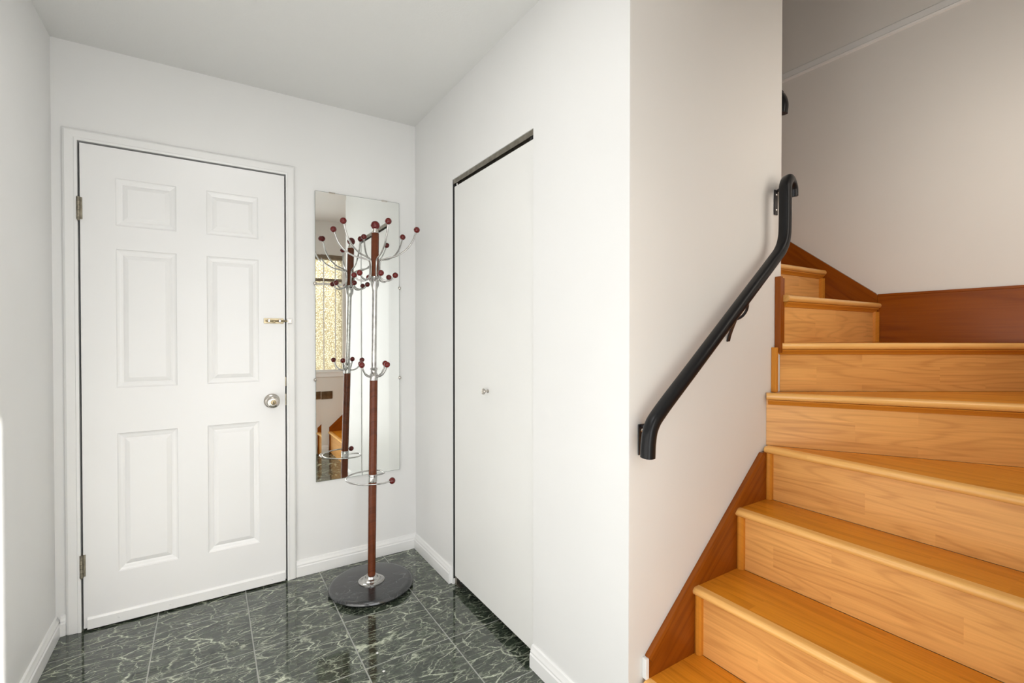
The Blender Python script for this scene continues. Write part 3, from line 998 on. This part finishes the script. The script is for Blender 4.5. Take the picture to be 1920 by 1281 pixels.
for k in range(4):
    a = math.radians(32 + 90 * k)
    pts = [polar(0.016, a, 1.034), polar(0.030, a, 1.032), polar(0.055, a, 1.042), polar(0.074, a, 1.066), polar(0.080, a, 1.080)]
    b_ = bmesh.new(); sweep(b_, catmull(pts, 5), circ(0.0045, 10), up=(-math.sin(a), math.cos(a), 0))
    arm = rpart('lower_hook', lean(b_), 'chrome')
    b_ = bmesh.new(); ball(b_, polar(0.084, a, 1.092), 0.0145); rpart('hook_ball', lean(b_), 'red_ball', arm)
# umbrella ring: a spiral from the collar, round the back and left, ending in a ball at the right
b_ = bmesh.new()
pts = [polar(0.020, math.radians(60), 0.535)]
for i in range(0, 31):
    t = i / 30
    ang = math.radians(-2 + 30 + t * 272)
    r = 0.125 if t > 0.12 else 0.075 + (0.05) * (t / 0.12)
    pts.append(polar(r, ang, 0.535))
sweep(b_, catmull(pts, 4), circ(0.0036, 10), up=(0, 0, 1))
ring = rpart('umbrella_ring', lean(b_), 'chrome', col1)
b_ = bmesh.new(); ball(b_, (pts[-1][0], pts[-1][1], 0.535), 0.0155); rpart('ring_ball', lean(b_), 'red_ball', rack)

# ------------------------------------------------------------------ sidelight window and what hangs on the entrance wall
wn = thing('window_1', 'sidelight of pebbled amber glass with bars, seen in the mirror', 'window', ((WX0 + WX1) / 2, YF, WZ0))
wn['kind'] = 'structure'
yg = YF - 0.05
obj('glass_pane', boxes((WX0 + 0.02, WX1 - 0.02, yg - 0.004, yg, WZ0 + 0.02, 1.815)), 'glass', wn)
obj('glass_pane', boxes((WX0 + 0.02, WX1 - 0.02, yg - 0.004, yg, 1.845, WZ1 - 0.04)), 'glass', wn)
obj('window_frame', boxes((WX0, WX0 + 0.02, yg - 0.02, YF, WZ0, WZ1), (WX1 - 0.02, WX1, yg - 0.02, YF, WZ0, WZ1),
                          (WX0, WX1, yg - 0.02, YF, WZ0, WZ0 + 0.02)), 'trim', wn)
obj('head_bar', boxes((WX0 + 0.02, WX1 - 0.02, yg - 0.02, YF + 0.004, WZ1 - 0.045, WZ1)), 'winframe', wn)
obj('glazing_bar', boxes((WX0 + 0.02, WX1 - 0.02, yg - 0.01, yg + 0.012, 1.815, 1.845)), 'winframe', wn)
obj('glazing_bar', boxes((WX0 + 0.02, WX1 - 0.02, yg - 0.01, yg + 0.014, 1.775, 1.800)), 'trim', wn)
for x in (1.028, 1.146):
    tag(obj('guard_bar', boxes((x - 0.005, x + 0.005, yg + 0.010, yg + 0.020, WZ0 + 0.02, WZ1 - 0.02)), 'trim', wn))
for x0, z0, x1, z1 in ((0.955, 1.72, 0.985, 1.66), (1.18, 1.72, 1.205, 1.66)):
    b_ = bmesh.new(); sweep(b_, [(x0, yg + 0.008, z0), (x1, yg + 0.008, z1)], circ(0.003, 6)); obj('lead_strip', b_, 'winframe', wn)
obj('window_sill', boxes((WX0 - 0.03, WX1 + 0.03, YF - 0.05, YF + 0.02, WZ0 - 0.012, WZ0), (WX0 - 0.02, WX1 + 0.02, YF, YF + 0.012, WZ0 - 0.055, WZ0 - 0.012), bev=0.002), 'trim', wn)
b_ = boxes((0.982, 1.105, YF, YF + 0.006, 0.571, 0.652), bev=0.001)
mp = obj('mail_slot', b_, 'plate')
tag(mp, 'brown metal mail slot plate under the sidelight, seen in the mirror', 'mail slot')
obj('flap', boxes((0.994, 1.093, YF + 0.006, YF + 0.009, 0.586, 0.637), bev=0.001), 'plate', mp)
# entrance casing
tr4 = obj('trim_4', boxes((EX0 - 0.06, EX0, YF, YF + 0.014, 0, EZ + 0.06), (EX1, EX1 + 0.06, YF, YF + 0.014, 0, EZ + 0.06), (EX0, EX1, YF, YF + 0.014, EZ, EZ + 0.06)), 'trim')
structure(tr4, 'white casing of the open entrance doorway', 'door frame')

# ------------------------------------------------------------------ crumbs on the floor
for (x, y, s, lab) in ((0.545, 1.828, 0.006, 'tiny white paint flake on the tile, nearer the coat rack'),
                       (0.535, 1.716, 0.005, 'tiny white paint flake just in front of the grout line')):
    b_ = bmesh.new()
    bmesh.ops.create_icosphere(b_, subdivisions=1, radius=s)
    for v in b_.verts:
        v.co.z *= 0.35
        v.co.x *= 1 + random.uniform(-0.3, 0.4)
        v.co.z += s * 0.35
    tag(obj('paint_flake', b_, 'trim', Mw=T((x, y, 0.0))), lab, 'debris', 'paint flakes on the marble floor')
